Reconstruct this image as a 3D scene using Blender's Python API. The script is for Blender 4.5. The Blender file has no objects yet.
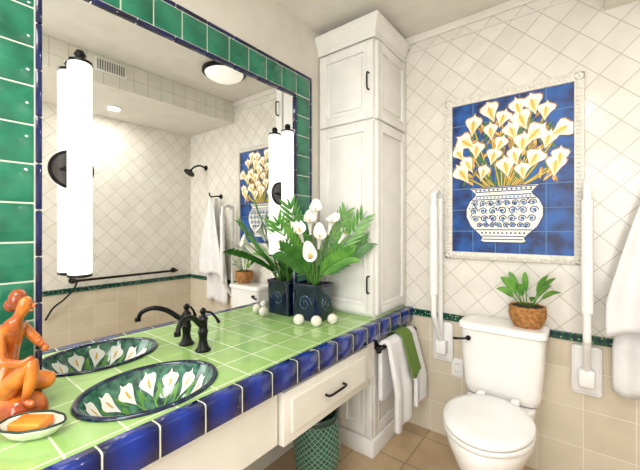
import bpy,bmesh,math,random
from mathutils import Vector,Matrix
random.seed(5)
S=bpy.context.scene
S.view_settings.view_transform='Standard'
pi=math.pi
def L(c):
    r=[]
    for v in c:
        v/=255.0
        r.append(v/12.92 if v<=.04045 else ((v+.055)/1.055)**2.4)
    return (r[0],r[1],r[2],1)
# ---------------- materials
def base_mat(name):
    m=bpy.data.materials.new(name); m.use_nodes=True
    nt=m.node_tree; b=nt.nodes['Principled BSDF']
    return m,nt,b
def mat(name,c,rough=.5,metal=0,c2=None,scale=8,coat=0,bump=0,bscale=60,emit=0,trans=0,detail=3,ramp=(.35,.65)):
    m,nt,b=base_mat(name)
    b.inputs['Roughness'].default_value=rough; b.inputs['Metallic'].default_value=metal
    b.inputs['Coat Weight'].default_value=coat
    n=nt.nodes.new('ShaderNodeTexNoise'); n.inputs['Scale'].default_value=scale; n.inputs['Detail'].default_value=detail
    g=nt.nodes.new('ShaderNodeTexCoord'); nt.links.new(g.outputs['Object'],n.inputs['Vector'])
    mx=nt.nodes.new('ShaderNodeValToRGB')
    cc=L(c); 
    dd=L(c2) if c2 else tuple([min(1,x*.93) for x in cc[:3]]+[1])
    mx.color_ramp.elements[0].position=ramp[0]; mx.color_ramp.elements[1].position=ramp[1]
    mx.color_ramp.elements[0].color=cc; mx.color_ramp.elements[1].color=dd
    nt.links.new(n.outputs['Fac'],mx.inputs['Fac']); nt.links.new(mx.outputs['Color'],b.inputs['Base Color'])
    if bump:
        n2=nt.nodes.new('ShaderNodeTexNoise'); n2.inputs['Scale'].default_value=bscale
        nt.links.new(g.outputs['Object'],n2.inputs['Vector'])
        bp=nt.nodes.new('ShaderNodeBump'); bp.inputs['Strength'].default_value=bump; bp.inputs['Distance'].default_value=.01
        nt.links.new(n2.outputs['Fac'],bp.inputs['Height']); nt.links.new(bp.outputs['Normal'],b.inputs['Normal'])
    if emit:
        b.inputs['Emission Color'].default_value=cc; b.inputs['Emission Strength'].default_value=emit
    return m
def edge_glaze(name,dark,bright,pitch,off):
    """cobalt glaze pooling: bright tile centres, dark tile ends along world Y, with noise"""
    m,nt,b=base_mat(name); b.inputs['Roughness'].default_value=.05; b.inputs['Coat Weight'].default_value=.5
    v,sp=planevec(nt,'YZ')
    def math_(op,a,bv,c=None):
        n=nt.nodes.new('ShaderNodeMath'); n.operation=op
        for i,x in enumerate((a,bv,c)):
            if x is None: continue
            if isinstance(x,(int,float)): n.inputs[i].default_value=x
            else: nt.links.new(x,n.inputs[i])
        return n.outputs[0]
    t=math_('ADD',sp.outputs['Y'],off); t=math_('DIVIDE',t,pitch); t=math_('FRACT',t,0)
    t=math_('SUBTRACT',t,.5); t=math_('ABSOLUTE',t,0); t=math_('MULTIPLY',t,2.0)
    n=nt.nodes.new('ShaderNodeTexNoise'); n.inputs['Scale'].default_value=10; n.inputs['Detail'].default_value=2
    g=nt.nodes.new('ShaderNodeNewGeometry'); nt.links.new(g.outputs['Position'],n.inputs['Vector'])
    k=math_('MULTIPLY_ADD',n.outputs['Fac'],.5,-.25); t=math_('ADD',t,k)
    r=nt.nodes.new('ShaderNodeValToRGB'); r.color_ramp.elements[0].position=.10; r.color_ramp.elements[1].position=.95
    r.color_ramp.elements[0].color=L(bright); r.color_ramp.elements[1].color=L(dark)
    nt.links.new(t,r.inputs['Fac']); nt.links.new(r.outputs['Color'],b.inputs['Base Color'])
    return m
def brick(nt,vec,c1,c2,mort,size,msize,rot):
    mp=nt.nodes.new('ShaderNodeMapping'); mp.inputs['Rotation'].default_value=(0,0,rot)
    nt.links.new(vec,mp.inputs['Vector'])
    br=nt.nodes.new('ShaderNodeTexBrick'); br.offset=0; br.squash=1
    br.inputs['Color1'].default_value=L(c1); br.inputs['Color2'].default_value=L(c2); br.inputs['Mortar'].default_value=L(mort)
    br.inputs['Scale'].default_value=1; br.inputs['Mortar Size'].default_value=msize; br.inputs['Mortar Smooth'].default_value=.3
    br.inputs['Bias'].default_value=0
    br.inputs['Brick Width'].default_value=size[0]; br.inputs['Row Height'].default_value=size[1]
    nt.links.new(mp.outputs['Vector'],br.inputs['Vector'])
    return br
def planevec(nt,plane):
    if plane=='CYL':
        g=nt.nodes.new('ShaderNodeTexCoord'); out=g.outputs['Object']
    else:
        g=nt.nodes.new('ShaderNodeNewGeometry'); out=g.outputs['Position']
    sp=nt.nodes.new('ShaderNodeSeparateXYZ'); nt.links.new(out,sp.inputs[0])
    cb=nt.nodes.new('ShaderNodeCombineXYZ')
    if plane=='CYL':
        at=nt.nodes.new('ShaderNodeMath'); at.operation='ARCTAN2'
        nt.links.new(sp.outputs['Y'],at.inputs[0]); nt.links.new(sp.outputs['X'],at.inputs[1])
        mu=nt.nodes.new('ShaderNodeMath'); mu.operation='MULTIPLY'; mu.inputs[1].default_value=.115
        nt.links.new(at.outputs[0],mu.inputs[0]); nt.links.new(mu.outputs[0],cb.inputs[0]); nt.links.new(sp.outputs['Z'],cb.inputs[1])
    else:
        a,b={'XZ':('X','Z'),'YZ':('Y','Z'),'XY':('X','Y')}[plane]
        nt.links.new(sp.outputs[a],cb.inputs[0]); nt.links.new(sp.outputs[b],cb.inputs[1])
    return cb.outputs[0],sp
def tile_mat(name,plane,c1,c2,mort,size,msize=.004,rot=0,rough=.3,lower=None,bump=.35,split=.77,offset=(0,0,0),mott=(.88,1.08),mscale=9):
    m,nt,b=base_mat(name); b.inputs['Roughness'].default_value=rough
    v,sp=planevec(nt,plane)
    ad=nt.nodes.new('ShaderNodeVectorMath'); ad.operation='ADD'; ad.inputs[1].default_value=offset
    nt.links.new(v,ad.inputs[0]); v=ad.outputs[0]
    br=brick(nt,v,c1,c2,mort,size,msize,rot)
    col,fac=br.outputs['Color'],br.outputs['Fac']
    if lower:
        b2=brick(nt,v,lower['c1'],lower['c2'],lower['mort'],lower['size'],msize,0)
        gt=nt.nodes.new('ShaderNodeMath'); gt.operation='GREATER_THAN'; gt.inputs[1].default_value=split
        nt.links.new(sp.outputs['Z'],gt.inputs[0])
        mx=nt.nodes.new('ShaderNodeMix'); mx.data_type='RGBA'
        nt.links.new(gt.outputs[0],mx.inputs['Factor']); nt.links.new(b2.outputs['Color'],mx.inputs['A']); nt.links.new(br.outputs['Color'],mx.inputs['B'])
        mf=nt.nodes.new('ShaderNodeMix'); mf.data_type='FLOAT'
        nt.links.new(gt.outputs[0],mf.inputs[0]); nt.links.new(b2.outputs['Fac'],mf.inputs[2]); nt.links.new(br.outputs['Fac'],mf.inputs[3])
        col=mx.outputs['Result']; fac=mf.outputs[0]
    # gentle mottling
    n=nt.nodes.new('ShaderNodeTexNoise'); n.inputs['Scale'].default_value=mscale
    nt.links.new(v,n.inputs['Vector'])
    mr=nt.nodes.new('ShaderNodeMapRange'); mr.inputs[3].default_value=mott[0]; mr.inputs[4].default_value=mott[1]
    nt.links.new(n.outputs['Fac'],mr.inputs[0])
    ml=nt.nodes.new('ShaderNodeVectorMath'); ml.operation='MULTIPLY'
    nt.links.new(col,ml.inputs[0]); nt.links.new(mr.outputs[0],ml.inputs[1])
    nt.links.new(ml.outputs[0],b.inputs['Base Color'])
    bp=nt.nodes.new('ShaderNodeBump'); bp.invert=True; bp.inputs['Strength'].default_value=bump; bp.inputs['Distance'].default_value=.004
    nt.links.new(fac,bp.inputs['Height']); nt.links.new(bp.outputs['Normal'],b.inputs['Normal'])
    return m
# ---------------- geometry helpers
def mk(name,verts,faces,mats,loc=(0,0,0),parent=None,smooth=False,fm=None,label=None):
    me=bpy.data.meshes.new(name); me.from_pydata([tuple(v) for v in verts],[],faces)
    if not isinstance(mats,(list,tuple)): mats=[mats]
    for m in mats: me.materials.append(m)
    if fm:
        for p,i in zip(me.polygons,fm): p.material_index=i
    bm=bmesh.new(); bm.from_mesh(me)
    if not getattr(mk,'norecalc',False): bmesh.ops.recalc_face_normals(bm,faces=bm.faces)
    bm.to_mesh(me); bm.free()
    if smooth:
        for p in me.polygons: p.use_smooth=True
    o=bpy.data.objects.new(name,me); S.collection.objects.link(o); o.location=loc
    if parent: o.parent=parent
    if label: o['label']=label
    return o
class G:
    """geometry accumulator"""
    def __init__(s): s.v=[];s.f=[];s.m=[]
    def add(s,v,f,m=0):
        n=len(s.v); s.v+=[tuple(x) for x in v]; s.f+=[tuple(i+n for i in q) for q in f]; s.m+=[m]*len(f); return s
    def box(s,a,b,bev=0,m=0,seg=2):
        bm=bmesh.new(); bmesh.ops.create_cube(bm,size=1)
        for v in bm.verts:
            v.co=Vector([(a[i]+b[i])/2+v.co[i]*(b[i]-a[i]) for i in range(3)])
        if bev: bmesh.ops.bevel(bm,geom=list(bm.edges),offset=bev,segments=seg,profile=.5,affect='EDGES')
        bm.verts.index_update()
        s.add([v.co for v in bm.verts],[[v.index for v in f.verts] for f in bm.faces],m); bm.free(); return s
    def loft(s,rings,m=0,cap=True,closed=True):
        n=len(rings[0]); v=[p for r in rings for p in r]; f=[]
        for i in range(len(rings)-1):
            for j in range(n if closed else n-1):
                k=(j+1)%n
                f.append((i*n+j,i*n+k,(i+1)*n+k,(i+1)*n+j))
        if cap: f.append(tuple(range(n))[::-1]); f.append(tuple((len(rings)-1)*n+j for j in range(n)))
        return s.add(v,f,m)
    def lathe(s,prof,c=(0,0,0),n=32,m=0,cap=True,axis='Z',sx=1,sy=1):
        rings=[]
        for r,z in prof:
            ring=[]
            for j in range(n):
                t=2*pi*j/n; x,y=r*math.cos(t)*sx,r*math.sin(t)*sy
                p={'Z':(x,y,z),'X':(z,x,y),'Y':(x,z,y)}[axis]
                ring.append((p[0]+c[0],p[1]+c[1],p[2]+c[2]))
            rings.append(ring)
        return s.loft(rings,m,cap)
    def tube(s,pts,r,n=12,m=0,cap=True):
        pts=[Vector(p) for p in pts]; rr=r if isinstance(r,(list,tuple)) else [r]*len(pts)
        rings=[];up=None
        for i,p in enumerate(pts):
            d=(pts[min(i+1,len(pts)-1)]-pts[max(i-1,0)]).normalized()
            if up is None:
                up=Vector((0,0,1)) if abs(d.z)<.9 else Vector((1,0,0))
            a=d.cross(up).normalized(); up=a.cross(d).normalized()
            rings.append([p+rr[i]*(math.cos(2*pi*j/n)*a+math.sin(2*pi*j/n)*up) for j in range(n)])
        return s.loft(rings,m,cap)
    def sphere(s,c,r,m=0,n=20,k=12,sc=(1,1,1)):
        prof=[(r*math.sin(pi*i/k) if 0<i<k else .0005*r,-r*math.cos(pi*i/k)) for i in range(k+1)]
        rings=[]
        for q,z in prof:
            rings.append([(c[0]+q*math.cos(2*pi*j/n)*sc[0],c[1]+q*math.sin(2*pi*j/n)*sc[1],c[2]+z*sc[2]) for j in range(n)])
        return s.loft(rings,m)
    def obj(s,name,mats,loc=(0,0,0),parent=None,smooth=False,label=None):
        return mk(name,s.v,s.f,mats,loc,parent,smooth,s.m,label)
def auto(o,ang=35):
    for p in o.data.polygons: p.use_smooth=True
    bm=bmesh.new(); bm.from_mesh(o.data)
    for e in bm.edges:
        if len(e.link_faces)==2 and e.calc_face_angle(0)>math.radians(ang): e.smooth=False
    bm.to_mesh(o.data); bm.free(); return o
def curve(pts,n=8):
    P=[Vector(p) for p in pts]; P=[2*P[0]-P[1]]+P+[2*P[-1]-P[-2]]; out=[]
    for i in range(1,len(P)-2):
        for k in range(n):
            t=k/n; a,b,c,d=P[i-1],P[i],P[i+1],P[i+2]
            out.append(.5*((2*b)+(c-a)*t+(2*a-5*b+4*c-d)*t*t+(3*b-a-3*c+d)*t**3))
    out.append(P[-2]); return out
def thing(name,loc,label,cat,group=None,rot=0):
    e=bpy.data.objects.new(name,None); S.collection.objects.link(e); e.location=loc; e.empty_display_size=.1
    e.rotation_euler=(0,0,rot)
    e['label']=label; e['category']=cat
    if group: e['group']=group
    return e
def tag(o,label,cat,group=None):
    o['label']=label;o['category']=cat
    if group:o['group']=group
    return o
def struct(o): o['kind']='structure'; return o
# ---------------- palette
white_por=mat('porcelain',(240,239,236),.12,coat=.5)
paint=mat('wall_paint',(210,205,194),.6,bump=.03)
ceil_m=mat('ceiling_paint',(226,222,213),.7)
cab=mat('cabinet_paint',(232,231,226),.4)
cabd=mat('vanity_paint',(230,227,217),.45)
black=mat('oil_rubbed_bronze',(24,23,24),.35,metal=.6)
navy=edge_glaze('cobalt_edge_glaze',(3,10,54),(10,46,142),.14,.25)
navyd=mat('navy_liner_glaze',(6,12,46),.08,c2=(8,26,80),scale=9,coat=.3)
green_gl=mat('green_glaze',(4,82,62),.07,c2=(44,132,100),scale=10,coat=.3,detail=3,ramp=(.25,.8))
grout=mat('grout',(216,219,204),.8)
plastic=mat('white_plastic',(238,238,236),.3)
towel_w=mat('white_terry',(240,240,240),.95,bump=.5,bscale=350)
towel_g=mat('green_terry',(106,134,60),.95,bump=.5,bscale=350)
glow=mat('lamp_diffuser',(255,253,248),.35,emit=.8)
dome_m=mat('dome_glass',(250,245,234),.3,emit=.5)
leafm=mat('leaf_green',(66,128,46),.4,c2=(112,166,70),scale=14)
leafd=mat('leaf_dark',(42,100,38),.4,c2=(76,136,52),scale=14)
stemm=mat('stem_green',(90,140,60),.5)
callam=mat('calla_white',(244,243,238),.5)
spad=mat('spadix_yellow',(226,176,48),.6)
pot_m=mat('planter_glaze',(6,16,44),.12,c2=(10,28,66),coat=.3)
pot_r=mat('planter_relief',(44,74,108),.2)
soil=mat('soil',(50,38,28),.9,bump=.6)
# ---------------- room shell
def plane_box(name,a,b,m):
    return struct(G().box(a,b).obj(name,m))
lw=dict(c1=(216,206,186),c2=(207,196,175),mort=(230,223,208),size=(.2,.2))
DT=.115
UP=((230,226,217),(223,218,208),(190,184,172))
diag=tile_mat('tile_back','XZ',*UP,(DT,DT),.0024,pi/4,.15,lower=lw)
diagr=tile_mat('tile_side','YZ',*UP,(DT,DT),.0024,pi/4,.15,lower=lw)
sof=tile_mat('tile_soffit','YZ',*UP,(.11,.11),.0024,0,.15)
floor_m=tile_mat('floor_stone','XY',(196,170,136),(178,152,120),(152,132,104),(.3,.3),.005,0,.4,mott=(.75,1.15))
H=2.65
plane_box('floor',(-.1,-1.2,-.1),(2.4,2.3,0),floor_m)
plane_box('wall_mirror_side',(-.1,-1.2,0),(0,2.3,H),paint)
plane_box('wall_back',(0,2.2,0),(2.3,2.3,H),diag)
plane_box('wall_shower_side',(2.3,-1.2,0),(2.4,2.3,H),diagr)
plane_box('ceiling',(-.1,-1.2,H),(2.4,2.3,H+.1),ceil_m)
o=plane_box('wall_soffit',(1.48,-1.2,2.43),(2.3,2.2,H),[sof,ceil_m])
for p in o.data.polygons:
    if p.normal.z<-.5: p.material_index=1
# dado strips
def dado_mat(name,plane):
    m,nt,b=base_mat(name); b.inputs['Roughness'].default_value=.15
    v,sp=planevec(nt,plane)
    mp=nt.nodes.new('ShaderNodeMapping'); mp.inputs['Rotation'].default_value=(0,0,pi/4); nt.links.new(v,mp.inputs['Vector'])
    ck=nt.nodes.new('ShaderNodeTexChecker'); ck.inputs['Scale'].default_value=42
    ck.inputs['Color1'].default_value=L((16,84,58)); ck.inputs['Color2'].default_value=L((10,44,56))
    nt.links.new(mp.outputs[0],ck.inputs['Vector'])
    n=nt.nodes.new('ShaderNodeTexVoronoi'); n.inputs['Scale'].default_value=55; nt.links.new(v,n.inputs['Vector'])
    lt=nt.nodes.new('ShaderNodeMath'); lt.operation='LESS_THAN'; lt.inputs[1].default_value=.24; nt.links.new(n.outputs['Distance'],lt.inputs[0])
    mx=nt.nodes.new('ShaderNodeMix'); mx.data_type='RGBA'; nt.links.new(lt.outputs[0],mx.inputs['Factor'])
    nt.links.new(ck.outputs[0],mx.inputs['A']); mx.inputs['B'].default_value=L((150,180,140))
    nt.links.new(mx.outputs['Result'],b.inputs['Base Color']); return m
dx_=dado_mat('dado_back','XZ'); dy_=dado_mat('dado_side','YZ')
struct(G().box((.44,2.19,.748),(2.3,2.2,.792),.003).obj('trim_1',dx_))
struct(G().box((2.29,-1.2,.748),(2.3,2.19,.792),.003).obj('trim_2',dy_))
trimw=mat('trim_tile',(228,224,215),.3)
struct(G().box((0,2.185,2.60),(1.48,2.2,2.65),.006).box((0,2.19,2.54),(1.48,2.2,2.55),.003).obj('trim_3',trimw))
# ---------------- mirror
mir_m,nt,b=base_mat('mirror_silver'); b.inputs['Metallic'].default_value=1; b.inputs['Roughness'].default_value=.0
b.inputs['Base Color'].default_value=(.88,.89,.88,1)
Y0,Y1,Z0,Z1=.30,1.51,.80,2.145
MR=thing('wall_mirror',(0,.9,.80),'large mirror bordered with green and navy glazed tiles above counter','mirror')
def loc(o): o.location=(0,-.9,-.80); return o
loc(G().box((0,Y0-.01,Z0),(.008,Y1+.01,Z1+.01)).obj('glass',mir_m,parent=MR))
g=G(); gn=G(); gi=G(); W=.16; ln=.017
def strip(gg,y0,y1,z0,z1,x1,vert,step,bev,gap=.0015):
    a0,a1=(z0,z1) if vert else (y0,y1)
    n=max(1,round((a1-a0)/step)); d=(a1-a0)/n
    for i in range(n):
        p,q=a0+i*d+gap,a0+(i+1)*d-gap
        if vert: gg.box((.004,y0,p),(x1,y1,q),bev)
        else: gg.box((.004,p,z0),(x1,q,z1),bev)
for s0,s1 in ((Y0-W,Y0),(Y1,Y1+W)):
    strip(g,s0+ln+.004,s1-ln-.004,Z0,Z1+ln,.018,True,.122,.003,.0025)
strip(g,Y0-W+ln+.004,Y1+W-ln-.004,Z1+ln+.004,Z1+W-ln-.004,.018,False,.122,.003,.0025)
for y in (Y0-W,Y1+W-ln): strip(gn,y,y+ln,Z0,Z1+W-ln,.021,True,.15,.004)
for y in (Y0-ln,Y1): strip(gi,y,y+ln,Z0,Z1,.021,True,.15,.004)
strip(gi,Y0-ln,Y1+ln,Z1,Z1+ln,.021,False,.15,.004)
strip(gn,Y0-W,Y1+W,Z1+W-ln,Z1+W,.021,False,.15,.004)
auto(loc(g.obj('green_tile_border',green_gl,parent=MR,label='glazed emerald green square border tiles')))
auto(loc(gn.obj('navy_liner',navyd,parent=MR,label='narrow navy blue outer liner tiles')))
auto(loc(gi.obj('navy_liner',navyd,parent=MR,label='narrow navy blue inner liner tiles')))
gb=.0145
g=G().box((0,Y0-W,Z0),(gb,Y0-.011,Z1+W-.002)).box((0,Y1+.011,Z0),(gb,Y1+W,Z1+W-.002)).box((0,Y0-.011,Z1+.011),(gb,Y1+.011,Z1+W-.002))
loc(g.obj('grout_bed',grout,parent=MR))
# ---------------- counter
CF=.486; CT=.80
SCX,SCY=.236,.548
ctop=tile_mat('counter_tile','XY',(164,200,124),(144,184,102),(218,230,194),(.14,.14),.0038,0,.10,offset=(.003,0.03,0),bump=.4,mott=(.84,1.12),mscale=12)
CO=thing('countertop',(.24,.9,.70),'green tiled bathroom countertop with navy blue edge tiles','countertop')
ED=.050
slab=G().box((0,-.25,.745),(CF-ED+.004,2.2,CT)).obj('tile_top',ctop)
cut=G().lathe([(1,-.2),(1,.2)],n=64,sx=.174,sy=.219).obj('cutter',ctop); cut.location=(SCX,SCY,CT)
md=slab.modifiers.new('b','BOOLEAN'); md.object=cut; md.operation='DIFFERENCE'; md.solver='EXACT'
bpy.context.view_layer.update()
dg=bpy.context.evaluated_depsgraph_get(); me=bpy.data.meshes.new_from_object(slab.evaluated_get(dg))
slab.modifiers.clear(); slab.data=me; bpy.data.objects.remove(cut)
slab.parent=CO; slab.location=(-.24,-.9,-.70)
g=G(); y=-.25
prof=[(CF-ED,CT-.006),(CF-ED+.003,CT+.002),(CF-.026,CT+.0035),(CF-.008,CT+.003),(CF-.002,CT-.001),(CF,CT-.006),(CF+.0005,CT-.05),(CF,CT-.086),(CF-.003,CT-.089),(CF-ED,CT-.089)]
pc=(CF-.03,CT-.04)
def shr(p,k): 
    d=Vector((p[0]-pc[0],p[1]-pc[1])); l=d.length; d*= (l-k)/l; return (pc[0]+d.x,pc[1]+d.y)
while y<2.19:
    y2=min(y+.14,2.2); rings=[]
    for yy,sh in ((y+.0018,.0022),(y+.0030,.0006),(y+.0045,0),(y2-.0045,0),(y2-.0030,.0006),(y2-.0018,.0022)):
        q=[shr(p,sh) for p in prof]
        rings.append([(a,yy,b_) for a,b_ in q])
    g.loft(rings); y+=.14
o=auto(g.obj('edge_tile',navy,parent=CO,label='cobalt blue glazed edge cap tiles'),50); o.location=(-.24,-.9,-.70)
g=G(); q=[shr(p,.0016) for p in prof]; g.loft([[(a,yy,b_) for a,b_ in q] for yy in (-.249,2.199)])
o=g.obj('edge_grout',grout,parent=CO); o.location=(-.24,-.9,-.70)
# ---------------- vanity apron with drawer
V0=(.43,.9,.47)
VA=thing('vanity_apron',V0,'off-white painted vanity apron under the tiled counter with one drawer','vanity')
def put(o,p): o.location=(-p[0],-p[1],-p[2]); return o
auto(put(G().box((.425,-.25,.49),(.45,.93,.708)).box((.41,.93,.49),(.435,1.63,.708)).box((.41,1.63,.49),(.45,1.71,.708)).obj('body',cabd,parent=VA),V0))
dr=auto(put(G().box((.435,.945,.478),(.470,1.612,.690),.004).obj('drawer',cabd,parent=VA),V0))
dp=G().box((.469,.99,.515),(.4765,1.567,.652),.003).obj('drawer_panel',cabd,parent=dr)
hp=curve([(.476,1.21,.585),(.50,1.215,.585),(.503,1.28,.585),(.50,1.345,.585),(.476,1.35,.585)],6)
auto(G().tube(hp,.0055).obj('handle',black,parent=dr,label='dark bronze bar handle'))
# ---------------- sink
SK=thing('drop_in_sink',(SCX,SCY,CT),'oval sink painted with white lilies on dark green','sink')
rim=mat('sink_rim_navy',(8,16,54),.1,c2=(20,60,72),scale=60,coat=.4,detail=1,ramp=(.52,.58))
bowlm=mat('sink_green',(8,54,50),.08,c2=(78,134,108),scale=34,coat=.4,detail=6)
bowlst=mat('sink_pale',(150,190,160),.15)
rx,ry,dep=.165,.210,.145
def BZ(rho): return -dep*(1-min(1,rho)**2.5)
g=G(); rings=[]
for i in range(0,17):
    rho=.02+.98*i/16
    rings.append([(rx*rho*math.cos(2*pi*j/64),ry*rho*math.sin(2*pi*j/64),BZ(rho)+.004) for j in range(64)])
g.loft(rings,cap=False)
o=g.obj('bowl',[bowlm,callam,spad,leafm,bowlst],parent=SK,smooth=True)
for p in o.data.polygons:
    c=p.center; rho=math.hypot(c.x/rx,c.y/ry); th=math.atan2(c.y/ry,c.x/rx)
    if .1<rho<.40 and int((th+pi)/(2*pi)*32)%2==0: p.material_index=4
g=G(); rings=[]
for r_,z_ in ((rx-.002,.001),(rx,.007),(rx+.007,.010),(rx+.014,.009),(rx+.019,.001),(rx+.008,-.004)):
    d=r_-rx
    rings.append([((rx+d)*math.cos(2*pi*j/64),(ry+d)*math.sin(2*pi*j/64),z_) for j in range(64)])
g.loft(rings+[rings[0]],cap=False); g.obj('rim',rim,parent=SK,smooth=True)
calla2=[(0,0),(.09,.2),(.22,.42),(.38,.6),(.44,.75),(.36,.87),(.2,.92),(.09,1.0),(.04,1.12),(-.02,.98),(-.16,.93),(-.33,.88),(-.4,.75),(-.32,.56),(-.18,.38),(-.08,.18)]
def sk(a,b,off): # a,b in normalised disc
    rho=math.hypot(a,b)
    return (rx*a,ry*b,BZ(rho)+off)
g=G()
def skpoly(pts,off,m):
    cx=sum(p[0] for p in pts)/len(pts); cy=sum(p[1] for p in pts)/len(pts); n=len(pts)
    v=[sk(cx,cy,off)]+[sk((p[0]+cx)/2,(p[1]+cy)/2,off) for p in pts]+[sk(p[0],p[1],off) for p in pts]
    f=[]
    for i in range(n):
        j=(i+1)%n; f.append((0,1+i,1+j)); f.append((1+i,1+n+i,1+n+j,1+j))
    g.add(v,f,m)
NF=14; rs=random.Random(8)
for k in range(NF):
    th=2*pi*k/NF+.15; c_,s_=math.cos(th),math.sin(th); tilt=rs.uniform(-.5,.5); dr0=rs.uniform(-.04,.03)
    def T(p,sc=.29,r0=.63):
        u,w=p[0],p[1]-.5
        u,w=u*math.cos(tilt)-w*math.sin(tilt),u*math.sin(tilt)+w*math.cos(tilt)
        a=r0+dr0+(w+.5)*sc; b_=u*sc
        return (a*c_-b_*s_,a*s_+b_*c_)
    stem=[T(p) for p in ((-.05,-.9),(.05,-.9),(.05,.1),(-.05,.1))]
    skpoly(stem,.007,3)
    for q_ in (.62,-.5):
        skpoly([T((p[0]*.30+q_,p[1]*.95-.5)) for p in calla2],.0065,3)
    skpoly([T((p[0]*1.25,p[1])) for p in calla2],.008,1)
    sp_=[T(p) for p in ((0,.35),(.07,.5),(.06,.72),(0,.8),(-.05,.7),(-.05,.5))]; skpoly(sp_,.0095,2)
g.obj('lily_glaze',[bowlm,callam,spad,leafm],parent=SK,smooth=True,label='painted white calla lilies')
zd=-dep+.005
G().lathe([(.001,zd),(.02,zd),(.022,zd+.003),(.012,zd+.0055),(.001,zd+.0055)],n=24).obj('drain',black,parent=SK,smooth=True)
# ---------------- faucet
FA=thing('faucet',(.075,.845,CT),'dark bronze traditional faucet with curved spout beside the sink','faucet')
auto(G().lathe([(.001,0),(.033,0),(.034,.006),(.026,.013),(.020,.03),(.017,.05),(.020,.075),(.023,.085),(.018,.095),(.019,.13),(.022,.14),(.016,.15),(.001,.152)]).obj('body',black,parent=FA))
d=Vector((.10,-.175,0)).normalized()
P=[Vector((0,0,.11)),Vector((0,0,.125))+d*.03,Vector((0,0,.165))+d*.085,Vector((0,0,.18))+d*.14,Vector((0,0,.165))+d*.185,Vector((0,0,.135))+d*.2]
cp=curve(P,8); auto(G().tube(cp,[.013-.004*i/len(cp) for i in range(len(cp))]).tube([cp[-1]+Vector((0,0,.008)),cp[-1]-Vector((0,0,.008))],.013).obj('spout',black,parent=FA))
auto(G().lathe([(.001,.15),(.012,.15),(.009,.16),(.014,.17),(.014,.178),(.007,.187),(.001,.19)]).tube([(0,0,.172),(.014,.03,.165),(.022,.05,.14),(.030,.062,.115)],[.006,.005,.0055,.008]).obj('lever',black,parent=FA))
# ---------------- pantry tower (on counter)
px,py=.429,1.76
P0=(.215,1.98,CT+.004)
PT=thing('pantry_cabinet',P0,'tall off-white linen cabinet with crown moulding standing on the counter','cabinet')
auto(put(G().box((.001,py+.02,CT+.001),(px-.015,2.199,2.50),.003).obj('body',cab,parent=PT),P0))
def crown():
    prof=[(0,2.48),(.012,2.48),(.014,2.50),(.012,2.515),(.02,2.53),(.032,2.555),(.042,2.575),(.045,2.582),(.045,2.60),(0,2.60)]
    g=G()
    r=[[(.001,py+.01-o_,z) for o_,z in prof],[(px-.01+o_,py+.01-o_,z) for o_,z in prof],[(px-.01+o_,2.184,z) for o_,z in prof]]
    g.loft(r); return g
auto(put(crown().box((.001,py+.011,2.49),(px-.011,2.184,2.598)).obj('crown_moulding',cab,parent=PT),P0),25)
def panel_door(x0,x1,z0,z1,axis,pos,sgn,par,P0_,name='door',mt=None):
    """raised panel door: frame boards + raised field"""
    mt=mt or cab
    g=G(); t=.02; fw=.052
    def bx(a0,a1,b0,b1,d0,d1,bev):
        lo,hi=sorted((pos+sgn*d0,pos+sgn*d1))
        if axis=='y': g.box((a0,lo,b0),(a1,hi,b1),bev)
        else: g.box((lo,a0,b0),(hi,a1,b1),bev)
    bx(x0,x0+fw,z0,z1,0,t,.003); bx(x1-fw,x1,z0,z1,0,t,.003)
    bx(x0+fw-.001,x1-fw+.001,z0,z0+fw,0,t,.003); bx(x0+fw-.001,x1-fw+.001,z1-fw,z1,0,t,.003)
    bx(x0+fw-.001,x1-fw+.001,z0+fw-.001,z1-fw+.001,0,.008,0)
    bx(x0+fw-.002,x0+fw+.008,z0+fw,z1-fw,0,.0235,.003); bx(x1-fw-.008,x1-fw+.002,z0+fw,z1-fw,0,.0235,.003)
    bx(x0+fw,x1-fw,z0+fw-.002,z0+fw+.008,0,.0235,.003); bx(x0+fw,x1-fw,z1-fw-.008,z1-fw+.002,0,.0235,.003)
    bx(x0+fw+.028,x1-fw-.028,z0+fw+.028,z1-fw-.028,0,.017,.007)
    return auto(put(g.obj(name,mt,parent=par),P0_))
d1=panel_door(.012,px-.016,2.0,2.47,'y',py+.02,-1,PT,P0)
d2=panel_door(.012,px-.016,CT+.02,1.985,'y',py+.02,-1,PT,P0)
panel_door(py+.025,2.19,2.0,2.47,'x',px-.015,1,PT,P0,'side_panel')
panel_door(py+.025,2.19,CT+.02,1.985,'x',px-.015,1,PT,P0,'side_panel')
for dd,zc in ((d1,2.22),(d2,1.0)):
    cp=curve([(.388,py,zc-.05),(.388,py-.024,zc-.045),(.388,py-.027,zc),(.388,py-.024,zc+.045),(.388,py,zc+.05)],6)
    auto(G().tube(cp,.005).obj('handle',black,parent=dd,label='dark bronze pull'))
# lower cabinet beneath
LC0=(.31,1.96,0)
LC=thing('base_cabinet',LC0,'off-white panelled cabinet end supporting the counter above the floor','cabinet')
auto(put(G().box((.19,1.74,0),(.412,2.199,.708),.003).obj('body',cab,parent=LC),LC0))
panel_door(.195,.428,.11,.70,'y',1.74,-1,LC,LC0,'side_panel')
panel_door(1.745,2.19,.11,.70,'x',.412,1,LC,LC0,'door')
auto(put(G().box((.185,1.712,0),(.442,2.199,.10),.006).obj('plinth',cab,parent=LC),LC0))
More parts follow.
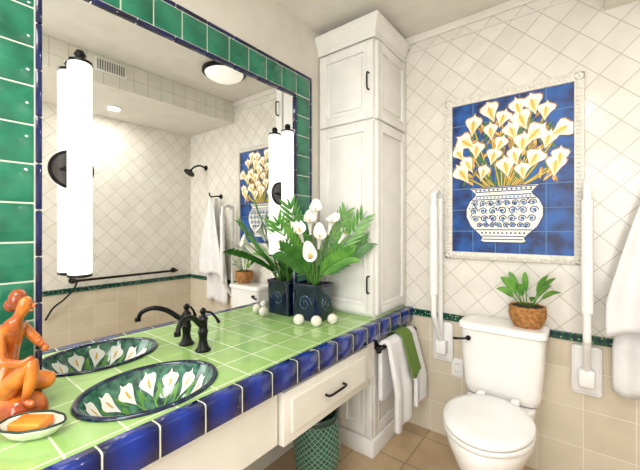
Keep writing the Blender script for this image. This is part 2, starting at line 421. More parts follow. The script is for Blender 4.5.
# ---------------- towel bar with towels
TB0=(.433,1.93,.655)
TB=thing('towel_bar',TB0,'dark bronze towel bar mounted on the base cabinet','towel bar')
g=G().tube([(.50,1.68,.655),(.50,2.17,.655)],.008)
for yy in (1.745,2.15):
    g.lathe([(.001,.434),(.026,.434),(.026,.442),(.012,.450),(.009,.49),(.001,.495)],c=(0,yy,.655),axis='X',n=20)
for yy in (1.672,2.175): g.sphere((.50,yy,.655),.017)
auto(put(g.obj('bar',black,parent=TB),TB0))
def bar_towel(name,y0,y1,zf,zb,m,r=.014,lab='',amp=.008,th=.014,seed=0,ph=0,out=.04,waves=2):
    cx,cz=.50,.655; prof=[]
    for i in range(12): prof.append((cx-r,zb+(cz-zb)*i/12))
    for i in range(9):
        a=pi-pi*i/8; prof.append((cx+r*math.cos(a),cz+r*math.sin(a)))
    for i in range(1,17): prof.append((cx+r,cz-(cz-zf)*i/16))
    n=30; v=[];f=[]
    for i,(x,z) in enumerate(prof):
        for j in range(n+1):
            y=y0+(y1-y0)*j/n; k=max(0,(cz-z)/.4); k=min(1,k*1.6)
            sway=amp*math.sin(j/n*2*waves*pi+ph)*k if i>16 else 0
            v.append((x+sway+ (k*out if i>16 else 0),y,z-(.012*math.sin(j/n*5+seed) if i in(0,len(prof)-1) else 0)))
    m_=n+1
    for i in range(len(prof)-1):
        for j in range(n): f.append((i*m_+j,i*m_+j+1,(i+1)*m_+j+1,(i+1)*m_+j))
    o=mk(name,[(a-.50,b-(y0+y1)/2,c-cz) for a,b,c in v],f,m,loc=(.50,(y0+y1)/2,cz),smooth=True)
    s=o.modifiers.new('s','SOLIDIFY'); s.thickness=th; s.offset=1
    b_=o.modifiers.new('b','BEVEL'); b_.width=.004; b_.segments=2; b_.limit_method='ANGLE'
    return tag(o,lab,'towel')
mk.norecalc=False
bar_towel('hand_towel',1.74,1.930,.19,.34,towel_w,r=.016,lab='white terry hand towel hanging over the bronze bar',ph=.6,amp=.010,th=.024,waves=1.3)
bar_towel('hand_towel',1.960,2.115,.25,.36,towel_w,r=.016,lab='white terry hand towel hanging at the wall end of the bar',ph=2,amp=.010,th=.024,out=.06,waves=1)
bar_towel('washcloth',1.88,2.01,.46,.54,towel_g,r=.052,lab='green washcloth draped over the white towels',amp=.003,ph=1,th=.007,out=.075,waves=1)
# ---------------- toilet
TL0=(1.05,2.18,0)
TL=thing('toilet',TL0,'white two-piece toilet with closed lid against the tiled wall','toilet')
def egg(rx_,cy,rf,rb,z,n=48,pw=2.0):
    r=[]
    for j in range(n):
        t=2*pi*j/n; c_,s_=math.cos(t),math.sin(t)
        e=2/pw
        x=rx_*math.copysign(abs(c_)**e,c_); y=math.copysign(abs(s_)**e,s_)
        y=cy+(rb if y>0 else rf)*y
        r.append((x,y,z))
    return r
g=G()
g.loft([egg(.118,-.34,.27,.22,0,pw=2.6),egg(.118,-.34,.27,.22,.02,pw=2.6),egg(.108,-.34,.25,.21,.06,pw=2.5),egg(.10,-.36,.24,.21,.14,pw=2.4),egg(.115,-.38,.27,.22,.22,pw=2.3),
 egg(.150,-.41,.30,.22,.30),egg(.176,-.45,.28,.22,.37),egg(.183,-.46,.275,.225,.41),egg(.180,-.46,.27,.22,.425)])
g.loft([[(x,y,z) for x,y,z in egg(.14+.02*k,-.16,.12,.14,zz,pw=4)] for k,zz in ((0,.28),(.6,.34),(1,.40),(1,.422))])
auto(g.obj('bowl',white_por,parent=TL),40)
g=G(); g.loft([egg(.180,-.485,.245,.215,.427),egg(.187,-.485,.25,.22,.432),egg(.187,-.485,.25,.22,.444),egg(.183,-.485,.247,.217,.449)])
auto(g.obj('seat',plastic,parent=TL),50)
g=G(); g.loft([egg(.182,-.485,.246,.216,.452),egg(.188,-.485,.251,.22,.457),egg(.188,-.485,.251,.22,.466),egg(.180,-.485,.243,.212,.474),egg(.15,-.485,.21,.18,.4785),egg(.05,-.485,.08,.06,.480)])
g.box((-.10,-.285,.449),(-.06,-.235,.475),.008).box((.06,-.285,.449),(.10,-.235,.475),.008)
auto(g.obj('lid',plastic,parent=TL),50)
g=G()
def rr(hw,y0,y1,z,n=48,pw=6):
    cy=(y0+y1)/2; hy=(y1-y0)/2; return [(x,y,z) for x,y,z in egg(hw,cy,hy,hy,z,n,pw)]
g.loft([rr(.155,-.19,-.03,.424),rr(.174,-.205,-.02,.435),rr(.184,-.212,-.015,.48),rr(.196,-.218,-.012,.65),rr(.200,-.220,-.012,.780)])
auto(g.obj('tank',white_por,parent=TL),50)
g=G(); g.loft([rr(.204,-.226,-.006,.781),rr(.212,-.232,-.002,.786),rr(.212,-.232,-.002,.808),rr(.206,-.226,-.006,.816),rr(.17,-.2,-.03,.819)])
auto(g.obj('tank_lid',white_por,parent=TL),50)
g=G().lathe([(.001,-.236),(.012,-.236),(.014,-.228),(.012,-.219),(.001,-.219)],c=(-.15,0,.735),axis='Y',n=16).tube([(-.15,-.236,.735),(-.18,-.25,.732),(-.222,-.252,.726)],[.006,.006,.008])
auto(g.obj('flush_lever',black,parent=TL,label='dark bronze flush lever'))
# ---------------- basket plant on tank
BP0=(1.165,2.075,.819)
BP=thing('potted_plant',BP0,'small leafy plant in a woven wicker basket on the toilet tank','plant')
wick=mat('wicker',(186,132,72),.7,c2=(140,92,44),scale=60,bump=.3)
g=G(); rings=[]; rows=34
for i in range(rows+1):
    z=.105*i/rows; t=i/rows
    R=.060+.026*math.sin(min(1,t*1.15)*pi*.62)
    rings.append([((R+.0028*math.sin(j/96*2*pi*16+pi*(i//2%2))*(1 if i%2 else .2))*math.cos(2*pi*j/96),(R+.0028*math.sin(j/96*2*pi*16+pi*(i//2%2))*(1 if i%2 else .2))*math.sin(2*pi*j/96),z) for j in range(96)])
g.loft(rings)
tr=[(.080*math.cos(2*pi*j/40),.080*math.sin(2*pi*j/40),.105+.002*math.sin(j*2.2)) for j in range(41)]
g.tube(tr,.006,8,cap=False)
g.obj('basket',wick,parent=BP,smooth=True,label='woven wicker basket')
def leaf(g,base,tip,w,droop=.02,m=0,fold=.25,n=8,side=None):
    base,tip=Vector(base),Vector(tip); d=tip-base; 
    sd=side or d.cross(Vector((0,0,1)))
    if sd.length<1e-4: sd=Vector((1,0,0))
    sd=sd.normalized(); up=sd.cross(d).normalized()
    v=[];f=[]
    for i in range(n+1):
        t=i/n; c=base+d*t+Vector((0,0,1))*(droop*4*t*(1-t))
        ww=w*math.sin(pi*min(1,t**.8*.97+.03))**.8
        v+= [c-sd*ww+up*ww*fold,c,c+sd*ww+up*ww*fold]
    for i in range(n):
        a=i*3; f+=[(a,a+1,a+4,a+3),(a+1,a+2,a+5,a+4)]
    g.add(v,f,m)
VW=Vector((-.64,.77,-.1)).normalized()
g=G()
for k,(a,sp_,h,w_) in enumerate(((-.6,.12,.135,.021),(.3,.11,.16,.020),(2.7,.13,.14,.021),(3.5,.13,.09,.020),(-1.9,.08,.13,.020),(-2.5,.11,.16,.020),(-1.1,.10,.07,.020),(.0,.13,.09,.020),(1.8,.05,.18,.019),(-.3,.08,.18,.018),(3.0,.07,.18,.018))):
    b0=Vector((.02*math.cos(a),.02*math.sin(a),.103)); sy_=1 if math.sin(a)<0 else .7
    e=Vector((math.cos(a)*sp_,math.sin(a)*sp_*sy_,h)); m_=b0+e*.34+Vector((0,0,.015))
    dd=(b0+e-m_); sdv=dd.cross(VW)*.6+dd.cross(Vector((0,0,1)))*.4
    g.tube([b0,b0+(m_-b0)*.5,m_],.0028,6,1); leaf(g,m_,b0+e,w_,.014,0,side=sdv)
g.obj('foliage',[leafm,stemm],parent=BP,smooth=True,label='bright green broad leaves')
G().lathe([(.001,.100),(.076,.100),(.076,.1065),(.001,.107)],n=24).obj('soil',soil,parent=BP)
# ---------------- fold-up grab bars
def grab(X,lab):
    g0=(X,2.199,.49)
    e=thing('fold_up_grab_bar',g0,lab,'grab bar',group='fold-up grab bars beside the toilet')
    auto(G().box((-.062,-.022,0),(.062,0,.25),.02,seg=4).box((-.034,-.075,.05),(.034,-.012,.14),.012,seg=3).obj('wall_plate',plastic,parent=e),50)
    P=[(0,-.055,.10),(0,-.06,.16),(0,-.07,.30),(0,-.07,1.00),(0,-.085,1.05),(0,-.13,1.075),(0,-.175,1.05),(0,-.19,1.0),(0,-.19,.40),(0,-.17,.30),(0,-.10,.20),(0,-.06,.14)]
    auto(G().tube(curve(P,6),.0165,14).obj('folding_arm',plastic,parent=e))
    auto(G().tube([(0,-.19,.45),(0,-.19,.98)],.024,16).obj('grip_sleeve',plastic,parent=e))
grab(.690,'white fold-up support rail raised beside the vanity')
grab(1.412,'white fold-up support rail raised beside the hanging towels')
# outlet
OT=thing('electrical_outlet',(.775,2.2,.40),'white wall outlet plate on the lower tiles','outlet')
auto(G().box((-.036,-.007,0),(.036,0,.116),.003).obj('cover_plate',plastic,parent=OT))
for z in (.035,.081):
    g=G().lathe([(.001,-.010),(.016,-.010),(.017,-.006),(.001,-.006)],c=(0,0,z),axis='Y',n=20)
    g.box((-.008,-.0108,z-.004),(-.005,-.0098,z+.006),0,1).box((.005,-.0108,z-.004),(.008,-.0098,z+.006),0,1)
    g.obj('socket',[plastic,black],parent=OT)
# ---------------- mural
MU0=(1.055,2.2,1.15)
MU=thing('tile_mural',MU0,'tile mural of white calla lilies in a blue and white vase','tile mural')
frm=mat('frame_glaze',(230,226,216),.3,c2=(216,211,200),scale=40,bump=.4,bscale=90)
mblue=mat('mural_blue',(2,26,84),.4,c2=(8,84,164),scale=11,detail=8,ramp=(.38,.62))
mnavy=mat('mural_navy',(6,34,104),.35)
mwhite=mat('mural_white',(242,241,228),.35)
myel=mat('mural_yellow',(230,178,62),.35)
mbrn=mat('mural_ochre',(176,130,54),.4)
mgrn=mat('mural_green',(62,112,54),.4)
mcream=mat('mural_cream',(238,220,150),.35)
mline=mat('mural_grout',(84,128,176),.6)
mlt=mat('mural_light_blue',(66,134,202),.4)
FW,FH=.70,.995; fw=.044
g=G()
def fbar(a,b,vert):
    if vert: g.box((a,-.026,0),(b,0,FH),.006)
    else: g.box((-FW/2,-.026,a),(FW/2,0,b),.006)
fbar(-FW/2,-FW/2+fw,1);fbar(FW/2-fw,FW/2,1);fbar(0,fw,0);fbar(FH-fw,FH,0)
for i in range(46):
    z=.012+i*(FH-.024)/45
    for sx_ in (-1,1): g.sphere((sx_*(FW/2-fw/2),-.026,z),.0105,n=8,k=6,sc=(1.3,.6,.9))
for i in range(32):
    x=-FW/2+.012+i*(FW-.024)/31
    for z in (fw/2,FH-fw/2): g.sphere((x,-.026,z),.0105,n=8,k=6,sc=(.9,.6,1.3))
auto(g.obj('frame',frm,parent=MU,label='cream carved tile frame'))
g=G(); x0,x1,z0,z1=-FW/2+fw-.004,FW/2-fw+.004,fw-.004,FH-fw+.004
g.box((x0,-.012,z0),(x1,-.001,z1),0,0)
W_,H_=x1-x0,z1-z0; asp=W_/H_
def M(p,q): return (x0+p*W_,z0+q*W_)   # uniform scale in W units ; q up to 1/asp
cnt=[0]
def poly(pts,m,lay):
    cnt[0]+=1
    yy=-.0125-lay*.0004-cnt[0]*.0000025
    v=[(M(*p)[0],yy,M(*p)[1]) for p in pts]; g.add(v,[tuple(range(len(v)))],m)
def ln_(pts,w,m,lay):
    P=[Vector((a,b)) for a,b in pts]
    for i in range(len(P)-1):
        d=(P[i+1]-P[i]); 
        if d.length<1e-6: continue
        n=Vector((-d.y,d.x)).normalized()*w/2; e=d.normalized()*w*.2
        poly([P[i]-n-e,P[i+1]-n+e,P[i+1]+n+e,P[i]+n-e],m,lay)
def circ(c,r,m,lay,n=16,sy=1): poly([(c[0]+r*math.cos(2*pi*i/n),c[1]+r*sy*math.sin(2*pi*i/n)) for i in range(n)],m,lay)
# 1 navy 2 white 3 yellow 4 ochre 5 green 6 cream 7 line 8 light blue
HT=1/asp
NC,NR=5,7
for i in range(1,NC): ln_([(i/NC,0),(i/NC,HT)],.008,7,.2)
for i in range(1,NR): ln_([(0,i*HT/NR),(1,i*HT/NR)],.008,7,.2)
rnd=random.Random(11)
fl=[]
rowsF=[(1.34,[.36,.56,.70]),(1.24,[.22,.45,.64,.82]),(1.12,[.13,.33,.53,.73,.90]),(1.00,[.09,.26,.44,.62,.81]),(.88,[.16,.35,.54,.72,.91]),(.78,[.09,.27,.46,.65,.84])]
for q,ps in rowsF:
    for p in ps: fl.append((p+rnd.uniform(-.03,.03),q+rnd.uniform(-.04,.04)))
base=(.47,.60)
for p,q in fl:
    mid=((p+base[0])/2+(p-base[0])*.15,(q+base[1])/2)
    cv=curve([(base[0]+(p-.5)*.25,base[1],0),(mid[0],mid[1],0),(p,q,0)],5)
    ln_([(a.x,a.y) for a in cv],.026,5,1); ln_([(a.x,a.y) for a in cv],.009,3,2)
for k in range(150):
    p,q=rnd.uniform(.10,.90),rnd.uniform(.66,1.26)
    if abs(p-.5)>.42-(max(0,q-1.0))*.6: continue
    a_=rnd.uniform(-.9,.9); l_=rnd.uniform(.03,.06)
    c_,s_=math.cos(a_),math.sin(a_)
    poly([(p+u*c_-w*s_,q+u*s_+w*c_) for u,w in ((0,-l_),(.014,0),(0,l_),(-.014,0))],rnd.choice([5,5,4,3]),2)
for p,q in fl:
    ang=-(p-.48)*1.4+rnd.uniform(-.6,.6); sc=rnd.uniform(.15,.205); asx=rnd.uniform(.8,1.12)
    ca,sa=math.cos(ang),math.sin(ang)
    def TT(pt,s=1,o=(0,.45)):
        a=(pt[0]-o[0])*s+o[0]; b_=(pt[1]-o[1])*s+o[1]; a*=sc*asx; b_*=sc
        b_-=sc*.5
        return (min(.99,max(.01,p+a*ca-b_*sa)),min(HT-.02,q+a*sa+b_*ca))
    poly([TT(t,1.11) for t in calla2],4,3); 
    poly([TT(t,1.0) for t in calla2],2,4)
    poly([TT(t) for t in ((0,.04),(.13,.40),(.20,.65),(.04,.74),(-.17,.63),(-.11,.38))],6,5)
    poly([TT(t) for t in ((0,.14),(.055,.42),(.06,.69),(0,.82),(-.055,.69),(-.05,.42))],3,6)
# vase
vc=.46
prof=[(.16,.11),(.185,.12),(.17,.15),(.205,.19),(.275,.26),(.315,.35),(.315,.43),(.285,.50),(.24,.545),(.23,.57),(.26,.605),(.285,.63)]
lft=[(vc-a,b_) for a,b_ in prof]; rgt=[(vc+a,b_) for a,b_ in prof]
def sc_(pts,s,c=(vc,.4)): return [((x-c[0])*s+c[0],(y-c[1])*s+c[1]) for x,y in pts]
out=rgt+lft[::-1]
poly(sc_(out,1.035),1,3.2); poly(out,2,7)
for zz,hw in ((.622,.27),(.588,.235),(.55,.23),(.135,.165),(.165,.175),(.515,.265),(.225,.235)):
    ln_([(vc-hw,zz),(vc+hw,zz)],.009,1,8)
rv=random.Random(3)
# fine scroll and leaf patterning
for row,(zq,hw,R_) in enumerate(((.475,.27,.030),(.405,.285,.036),(.33,.27,.034),(.268,.225,.026))):
    nn=max(4,int(2*hw/(R_*2.15)))
    for i in range(nn):
        cx_=vc-hw+R_+(2*hw-2*R_)*i/(nn-1); s=1 if (i+row)%2 else -1; pts=[]
        for j in range(20):
            t=j/19*3.0*pi; r_=R_*(1-j/24); pts.append((cx_+s*r_*math.cos(t),zq+r_*math.sin(t)))
        ln_(pts,.0085,1,8); circ((cx_,zq),R_*.32,8,8.2,8)
for i in range(170):
    a=rv.uniform(-.29,.29); b_=rv.uniform(.245,.508)
    if abs(a)<.22 or .32<b_<.48: circ((vc+a,b_),rv.uniform(.004,.008),rv.choice([1,8,1]),8.1,6)
for i in range(13): circ((vc+(i-6)*.038,.605),.009,1,8.3,8)
for i in range(15): circ((vc+(i-7)*.032,.532),.008,8,8.3,8)
for i in range(11): circ((vc+(i-5)*.035,.195),.009,1,8.3,8)
mk.norecalc=True
g.obj('painted_tiles',[mblue,mnavy,mwhite,myel,mbrn,mgrn,mcream,mline,mlt],parent=MU,label='blue painted tiles with lilies and vase')
mk.norecalc=False
# ---------------- sconces
plm=mat('bronze_plate',(84,82,80),.25,metal=.9)
def sconce(Y,lab):
    e=thing('wall_sconce',(.008,Y,1.54),lab,'wall lamp',group='vertical tube sconces on the mirror')
    oy=-.008
    auto(G().lathe([(.058,0),(.064,0),(.066,.004),(.063,.008),(.058,.008),(.056,.004),(.058,0)],c=(0,oy,0),axis='X',n=44,cap=False).obj('back_plate_rim',black,parent=e))
    auto(G().lathe([(.001,.0005),(.058,.0005),(.058,.004),(.001,.004)],c=(0,oy,0),axis='X',n=44).obj('back_plate',plm,parent=e))
    auto(G().lathe([(.014,.004),(.012,.024)],axis='X',n=16).tube([(.028,-.036,0),(.018,-.022,0),(.018,.022,0),(.028,.036,0)],.005).obj('arm',black,parent=e))
    G().lathe([(.001,-.355),(.033,-.355),(.035,-.35),(.035,.345),(.033,.35),(.001,.35)],c=(.052,0,0),n=32).obj('tube_shade',glow,parent=e,smooth=False,label='glowing white cylindrical glass tube')
    auto(G().lathe([(.001,.350),(.036,.350),(.036,.358),(.020,.363),(.014,.373),(.018,.381),(.012,.394),(.001,.396)],c=(.052,0,0),n=24).obj('end_cap',black,parent=e))
    auto(G().lathe([(.001,-.370),(.02,-.368),(.036,-.363),(.036,-.355),(.001,-.355)],c=(.052,0,0),n=24).obj('end_cap',black,parent=e))
sconce(.390,'glowing white tube sconce on round bronze plate beside the sink')
sconce(1.40,'glowing white tube sconce on mirror above the lily planter')
# ---------------- lily planter
PL0=(.12,1.56,CT)
PL=thing('lily_planter',PL0,'square dark blue ceramic planter with palm fronds and white calla lilies','plant')
g=G(); 
sq=lambda h1,h2,z:egg(h1,0,h2,h2,z,40,9)
g.loft([sq(.090,.074,0),sq(.095,.078,.006),sq(.097,.080,.19),sq(.101,.084,.196),sq(.101,.084,.212),sq(.093,.076,.213),sq(.091,.074,.195)])
auto(g.obj('pot',pot_m,parent=PL),40)
for k in range(2):
    g=G(); pts=[]
    for i in range(34):
        t=i/33*3*pi; r_=.050*(1-i/40)
        pts.append((r_*math.cos(t),r_*math.sin(t)+.10))
    P3=[(p[0],-.0785,p[1]) for p in pts] if k==0 else [(.0955,p[0],p[1]) for p in pts]
    g.tube(P3,.0035,6)
    auto(g.obj('relief',pot_r,parent=PL,label='raised scroll relief'))
G().box((-.085,-.068,.18),(.085,.068,.20)).obj('soil',soil,parent=PL)
def clampv(e): return Vector((max(e.x,-.085),min(e.y,.19) if e.x<.33 else e.y,max(e.z,.205)))
def frond(g,base,tip,h,lf,n=13,w=.0098,m=0):
    base,tip=Vector(base),Vector(tip)
    midp=(base+tip)/2+Vector((0,0,h)); cv=[]
    for i in range(n+1):
        t=i/n; cv.append(clampv(base*(1-t)**2+midp*2*t*(1-t)+tip*t*t))
    g.tube(cv,[.0042*(1-.7*i/n) for i in range(n+1)],6,1)
    for i in range(3,n+1):
        t=i/n; d=(cv[min(i+1,n)]-cv[i-1]).normalized(); sd=d.cross(VW)
        if sd.length<.3: sd=d.cross(Vector((0,0,1)))
        sd.normalize()
        ll=lf*math.sin(pi*(.24+.58*(1-t)))**.7
        for s in (-1,1):
            dr_=(sd*s*.55+d*.9).normalized()
            e=clampv(cv[i]+dr_*ll)
            leaf(g,cv[i],e,w,.001,m,.12,6,side=(e-cv[i]).cross(VW) if (e-cv[i]).cross(VW).length>1e-3 else None)
    leaf(g,cv[-1],clampv(cv[-1]+(cv[-1]-cv[-2]).normalized()*lf*.6),w,.001,m)
g=G(); b0=(0,0,.2)
for tip,h,lf,m in (((.27,.10,.58),-.02,.13,0),((.26,.14,.44),.02,.12,2),((.25,.0,.38),.06,.11,0),((.13,.14,.62),.0,.11,0),
     ((.03,-.32,.55),.0,.13,0),((.02,-.22,.64),.0,.12,2),((.08,-.34,.42),.06,.12,2)):
    frond(g,b0,tip,h,lf,m=m)
rnd=random.Random(4)
for k in range(14):
    a=rnd.uniform(0,2*pi); leaf(g,(rnd.uniform(-.04,.04),rnd.uniform(-.04,.04),.205),(max(-.08,.12*math.cos(a)),.12*math.sin(a),rnd.uniform(.28,.40)),.013,.02,rnd.choice([0,2]))
o=g.obj('foliage',[leafm,stemm,leafd],parent=PL,smooth=True,label='green palm fronds')
def calla(base,tip,s,par,yaw):
    g=G(); base,tip=Vector(base),Vector(tip)
    cv=curve([base,(base+tip)/2+Vector((0,0,.03)),tip],6); g.tube(cv,.004,8,1)
    d=(cv[-1]-cv[-2]).normalized(); R=Vector((0,0,1)).rotation_difference(d).to_matrix()
    n=28;K=10; v=[];f=[]
    for i in range(K+1):
        t=i/K
        for j in range(n):
            a=2*pi*j/n; tipf=max(0,math.cos(a))**4
            r=s*(.06+.07*t+.22*t**3.0)*(1+.45*tipf*t**3)
            z=s*(1.0*t-.34*t**4*(1-math.cos(a))*.5+.30*tipf*t**3)
            p=Vector((r*math.cos(a+yaw),r*math.sin(a+yaw),z)); v.append(tip+R@p)
    for i in range(K):
        for j in range(n):
            k=(j+1)%n; f.append((i*n+j,i*n+k,(i+1)*n+k,(i+1)*n+j))
    g.add(v,f,0)
    g.tube([tip,tip+R@Vector((0,0,s*.8))],s*.04,8,2)
    g.obj('calla_flower',[callam,stemm,spad],parent=par,smooth=True,label='white calla lily bloom on a green stem')
for (bx_,by_),tp,s_,yw in (((.02,-.03),(.02,-.05,.50),.115,2.2),((.03,0),(.08,.04,.50),.115,1.8),((.04,-.02),(.08,-.05,.42),.11,2.4),((.02,-.03),(.04,-.14,.46),.115,2.6),((.03,0),(.15,.05,.45),.105,1.6),((.03,-.03),(.03,-.25,.42),.11,2.6),((.04,-.03),(.12,-.16,.36),.105,2.4),((.0,.0),(.03,-.02,.57),.11,2.2)):
    calla((bx_,by_,.2),tp,s_,PL,yw)
# ornamental balls
ballm=mat('stone_ball',(232,229,220),.5,c2=(212,206,192),scale=30,bump=.3)
for x,y,r in ((.150,1.395,.030),(.247,1.430,.030),(.288,1.525,.029)):
    o=G().sphere((0,0,0),r,n=28,k=18).obj('decorative_ball',ballm,loc=(x,y,CT+r),smooth=True)
    tag(o,'small cream stone ball beside the planter','ornament','cream balls in front of the planter')
# ---------------- figurine
fig=mat('amber_glaze',(218,128,42),.1,c2=(158,60,20),scale=13,coat=.7,detail=4,ramp=(.38,.62))
FG=thing('seated_figurine',(.095,.212,CT),'glossy amber orange ceramic figurine of a seated nude woman','figurine',rot=.75)
FG.scale=(.92,.95,1.1)
verts=[];edges=[];rad=[]
def J(p,r,par=None):
    verts.append(p);rad.append(r)
    if par is not None: edges.append((par,len(verts)-1))
    return len(verts)-1
pel=J((0,0,.085),.041); wa=J((-.012,0,.135),.025,pel); ch=J((-.004,0,.190),.033,wa); up=J((.004,0,.226),.027,ch); nk=J((.018,0,.256),.013,up)
h0=J((.030,0,.270),.017,nk); h1=J((.042,0,.290),.024,h0); h2=J((.038,0,.314),.019,h1)
for s in (1,-1):
    sh=J((.000,s*.045,.224),.017,up); 
    if s==1:
        el=J((.042,.060,.172),.0135,sh); wr=J((.078,.030,.172),.0095,el); hd=J((.094,.010,.170),.0105,wr)
    else:
        el=J((.026,-.066,.160),.0135,sh); wr=J((.068,-.048,.150),.0095,el); hd=J((.088,-.026,.160),.0105,wr)
    hip=J((.014,s*.032,.080),.031,pel)
    if s==-1:
        kn=J((.088,-.030,.152),.020,hip); cf=J((.082,-.032,.100),.019,kn); an=J((.066,-.034,.05),.0115,cf); ft=J((.098,-.036,.040),.0105,an)
    else:
        kn=J((.090,.055,.075),.022,hip); cf=J((.058,.062,.060),.018,kn); an=J((.030,.060,.048),.0115,cf); ft=J((.0,.058,.046),.0105,an)
me=bpy.data.meshes.new('body'); me.from_pydata(verts,edges,[]); 
o=bpy.data.objects.new('body',me); S.collection.objects.link(o)
bm=bmesh.new(); bm.from_mesh(me); ly=bm.verts.layers.skin.verify(); bm.verts.ensure_lookup_table()
for i,v in enumerate(bm.verts): v[ly].radius=(rad[i],rad[i]); v[ly].use_root=(i==0)
bm.to_mesh(me); bm.free()
o.modifiers.new('s','SKIN').use_smooth_shade=True; ss=o.modifiers.new('u','SUBSURF'); ss.levels=2; ss.render_levels=2
bpy.context.view_layer.update(); dg=bpy.context.evaluated_depsgraph_get(); m2=bpy.data.meshes.new_from_object(o.evaluated_get(dg)); o.modifiers.clear(); o.data=m2
m2.materials.clear(); m2.materials.append(fig); 
for p in m2.polygons: p.material_index=0; p.use_smooth=True
o.parent=FG
g=G(); rings=[]
for t,z in ((1.0,0),(1.04,.012),(.98,.03),(.86,.046),(.6,.056),(.1,.058)):
    rings.append([(.068*t*(1+.10*math.sin(3*a+1))*math.cos(a)+.026,.054*t*(1+.12*math.sin(4*a))*math.sin(a),z) for a in [2*pi*j/40 for j in range(40)]])
g.loft(rings); g.obj('rock_base',fig,parent=FG,smooth=True)
g=G()
for s in (-1,1): g.sphere((.062,s*.009,.295),.0035,n=10,k=6,sc=(.6,1.3,.7))
g.sphere((.0665,0,.287),.0045,n=10,k=6,sc=(1,.7,1.5)).sphere((.061,0,.275),.005,n=10,k=6,sc=(.6,1.4,.5))
g.obj('face',fig,parent=FG,smooth=True)
g=G().sphere((.020,0,.304),.028,sc=(.85,.95,1.0)).sphere((.000,0,.290),.018)
g.obj('hair',mat('dark_amber_glaze',(170,86,28),.12,c2=(136,54,20),coat=.5),parent=FG,smooth=True)
# ---------------- soap dish + soap
dishm=mat('dish_glaze',(234,232,218),.15,c2=(214,220,196),scale=22,coat=.4)
dishr=mat('dish_rim_glaze',(34,58,52),.15)
def leafring(s,z): 
    r=[]
    for j in range(48):
        a=2*pi*j/48; k=1+.14*max(0,math.cos(a))**6+.02*math.cos(9*a)
        r.append((.076*s*k*math.cos(a),.050*s*k*math.sin(a),z))
    return r
g=G().loft([leafring(.55,0),leafring(.75,.008),leafring(.95,.026),leafring(1.0,.034),leafring(.95,.033),leafring(.90,.026),leafring(.72,.016),leafring(.4,.014)])
g.tube(leafring(.985,.0355)+[leafring(.985,.0355)[0]],.0030,8,1,cap=False)
DL_=(.255,.225,CT)
o=g.obj('soap_dish',[dishm,dishr],loc=DL_,smooth=True); o.rotation_euler=(0,0,.65)
tag(o,'leaf-shaped cream soap dish with dark rim beside the sink','soap dish')
soapm=mat('orange_soap',(234,128,34),.35,c2=(242,158,66),scale=12)
o=auto(G().box((-.042,-.026,0),(.042,.026,.022),.005,seg=3).obj('soap_bar',soapm,loc=(DL_[0],DL_[1],CT+.020)),60); o.rotation_euler=(0,0,.65)
tag(o,'rectangular orange soap bar resting in the dish','soap')
# ---------------- waste bin
binm=tile_mat('bin_lattice','CYL',(22,66,60),(36,92,80),(120,150,124),(.020,.020),.0022,pi/4,.25,bump=.6)
WB=thing('waste_bin',(.300,1.37,0),'dark blue-green patterned rounded ceramic waste bin under the counter','waste bin')
g=G().lathe([(.001,0),(.078,0),(.086,.01),(.108,.08),(.122,.17),(.124,.23),(.117,.31),(.104,.36),(.096,.36),(.108,.22),(.075,.02),(.001,.018)],n=48)
auto(g.obj('bin_body',binm,parent=WB),50)
bing=mat('bin_green',(20,58,52),.2,coat=.3)
auto(G().lathe([(.094,.352),(.106,.352),(.113,.362),(.113,.378),(.104,.386),(.094,.380),(.094,.352)],n=48,cap=False).obj('bin_rim',bing,parent=WB),50)
# ---------------- hanging bath towels on back wall
def hang(name,X,y,ztop,zbot,hw,skew,lab,seed):
    n=40;K=26; v=[];f=[]
    for i in range(K+1):
        t=i/K
        for j in range(n+1):
            w=2*j/n-1
            half=.02+(hw-.02)*min(1,(t*1.25))**.75
            x=w*half+skew*t
            yy=-.012-.030*(.5+.5*math.cos(w*9+seed))*min(1,t*2+.25)-.02*(1-abs(w))
            z=ztop-(ztop-zbot)*t+.05*abs(w)**2*(1-t)*(-1)+.02*math.sin(w*4+seed)*t
            v.append((x,yy+y-2.2,z-ztop))
    m_=n+1
    for i in range(K):
        for j in range(n): f.append((i*m_+j,i*m_+j+1,(i+1)*m_+j+1,(i+1)*m_+j))
    o=mk(name,v,f,towel_w,loc=(X,2.2,ztop),smooth=True); s=o.modifiers.new('s','SOLIDIFY'); s.thickness=.008; s.offset=0
    tag(o,lab,'towel')
hang('bath_towel',1.70,2.165,1.66,.56,.19,0,'long white bath towel hanging from a bronze wall hook',1.0)
hang('bath_towel',1.69,2.085,1.67,.86,.20,-.01,'shorter white bath towel draped over another towel on the hook',2.4)
HK=thing('towel_hook',(1.70,2.2,1.68),'dark bronze wall hook holding the white towels','hook')
auto(G().lathe([(.001,-.001),(.026,-.001),(.024,-.010),(.001,-.012)],axis='Y',n=20).tube(curve([(0,-.01,0),(0,-.06,0),(0,-.13,-.01),(0,-.15,.03)],5),.008).obj('hook_arm',black,parent=HK))
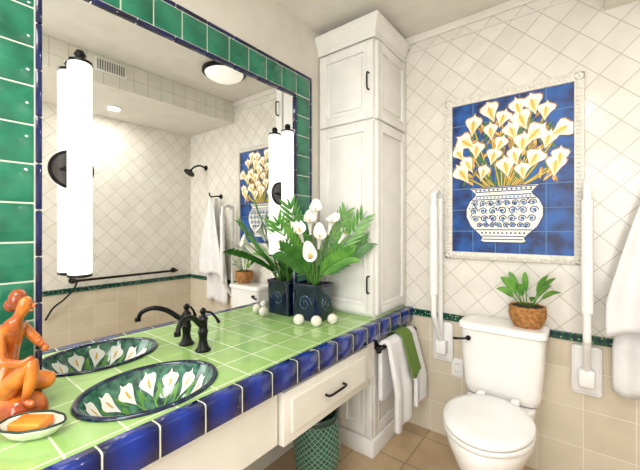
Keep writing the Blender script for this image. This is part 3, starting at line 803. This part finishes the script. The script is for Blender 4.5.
# ---------------- shower head, rail, vent, ceiling lights
SH=thing('wall_shower',(1.98,2.2,2.02),'dark bronze shower on a curved arm from the tiled wall','shower')
auto(G().lathe([(.001,-.001),(.03,-.001),(.028,-.010),(.001,-.012)],axis='Y',n=20).tube(curve([(0,-.01,0),(0,-.08,.015),(0,-.15,-.01),(0,-.19,-.05)],6),.010).obj('shower_arm',black,parent=SH))
g=G().lathe([(.001,.035),(.014,.035),(.018,.02),(.058,.0),(.060,-.012),(.001,-.014)],n=28).obj('spray_head',black,parent=SH,loc=(0,-.205,-.075)); g.rotation_euler=(-.6,0,0); auto(g)
GR=thing('shower_grab_bar',(2.29,1.5,.86),'long dark bronze grab bar on the shower wall','grab bar')
g=G().tube([(-.05,-.5,0),(-.05,.5,0)],.012)
for yy in (-.48,.48): g.lathe([(.001,.0095),(.03,.0095),(.028,-.004),(.013,-.01),(.012,-.05)],c=(0,yy,0),axis='X',n=20)
auto(g.obj('rail',black,parent=GR))
auto(G().tube(curve([(-.05,-.46,-.01),(-.05,-.49,-.08),(-.04,-.56,-.16),(-.03,-.63,-.22),(-.012,-.68,-.32)],8),.008).obj('hose',black,parent=GR,label='dark flexible shower hose'))
VT=thing('air_vent',(1.48,1.04,2.52),'white louvred air vent grille set in the soffit','vent')
auto(G().box((-.008,-.11,0),(0,.11,.10),.002).obj('vent_frame',plastic,parent=VT))
g=G()
for i in range(12): g.box((-.012,-.095+i*.0165,.012),(-.006,-.095+i*.0165+.007,.088),.001)
g.obj('louvre',mat('vent_shadow',(120,118,112),.6),parent=VT)
DL=thing('ceiling_light',(.96,1.70,H),'flush mounted frosted glass dome ceiling light with bronze rim','ceiling light')
auto(G().lathe([(.001,0),(.160,0),(.176,-.008),(.178,-.026),(.160,-.034),(.001,-.034)],n=40).obj('fixture_ring',black,parent=DL))
G().lathe([(.156,-.033),(.146,-.050),(.115,-.070),(.06,-.083),(.001,-.087)],n=40,cap=False).obj('glass_dome',dome_m,parent=DL,smooth=True)
RC=thing('recessed_light',(1.96,1.24,2.43),'small round recessed ceiling light in the soffit','recessed light')
auto(G().lathe([(.045,-.002),(.065,-.002),(.066,-.006),(.045,-.008),(.045,-.002)],n=32,cap=False).obj('trim_ring',plastic,parent=RC))
G().lathe([(.001,-.004),(.045,-.004),(.045,-.002),(.001,-.002)],n=32).obj('lens',mat('led_lens',(255,250,240),.4,emit=6),parent=RC)
# ---------------- lights
def area(name,loc_,size,power,rot=(0,0,0),col=(1,.975,.935)):
    l=bpy.data.lights.new(name,'AREA'); l.shape='DISK'; l.size=size; l.energy=power; l.color=col
    o=bpy.data.objects.new(name,l); S.collection.objects.link(o); o.location=loc_; o.rotation_euler=rot
area('recessed_lamp',(1.96,1.24,2.415),.09,7)
area('overhead_fill',(1.2,-.35,2.62),1.1,42)  # added unseen fill under the ceiling, no fixture hangs here
area('open_end_fill',(1.5,-1.1,1.5),1.6,36,(math.radians(97),0,0.25),(1,.985,.96))  # added fill at the open near end, no doorway is modelled
w=bpy.data.worlds.new('w'); S.world=w; w.use_nodes=True
w.node_tree.nodes['Background'].inputs[0].default_value=(1,.985,.96,1); w.node_tree.nodes['Background'].inputs[1].default_value=1.15
# ---------------- camera
c=bpy.data.cameras.new('camera'); c.sensor_width=36; c.lens=36*334/640; c.shift_y=-7/640; c.clip_start=.02
co=bpy.data.objects.new('camera',c); S.collection.objects.link(co); co.location=(1.386,0,1.34); co.rotation_euler=(pi/2,0,math.radians(37.9))
S.camera=co
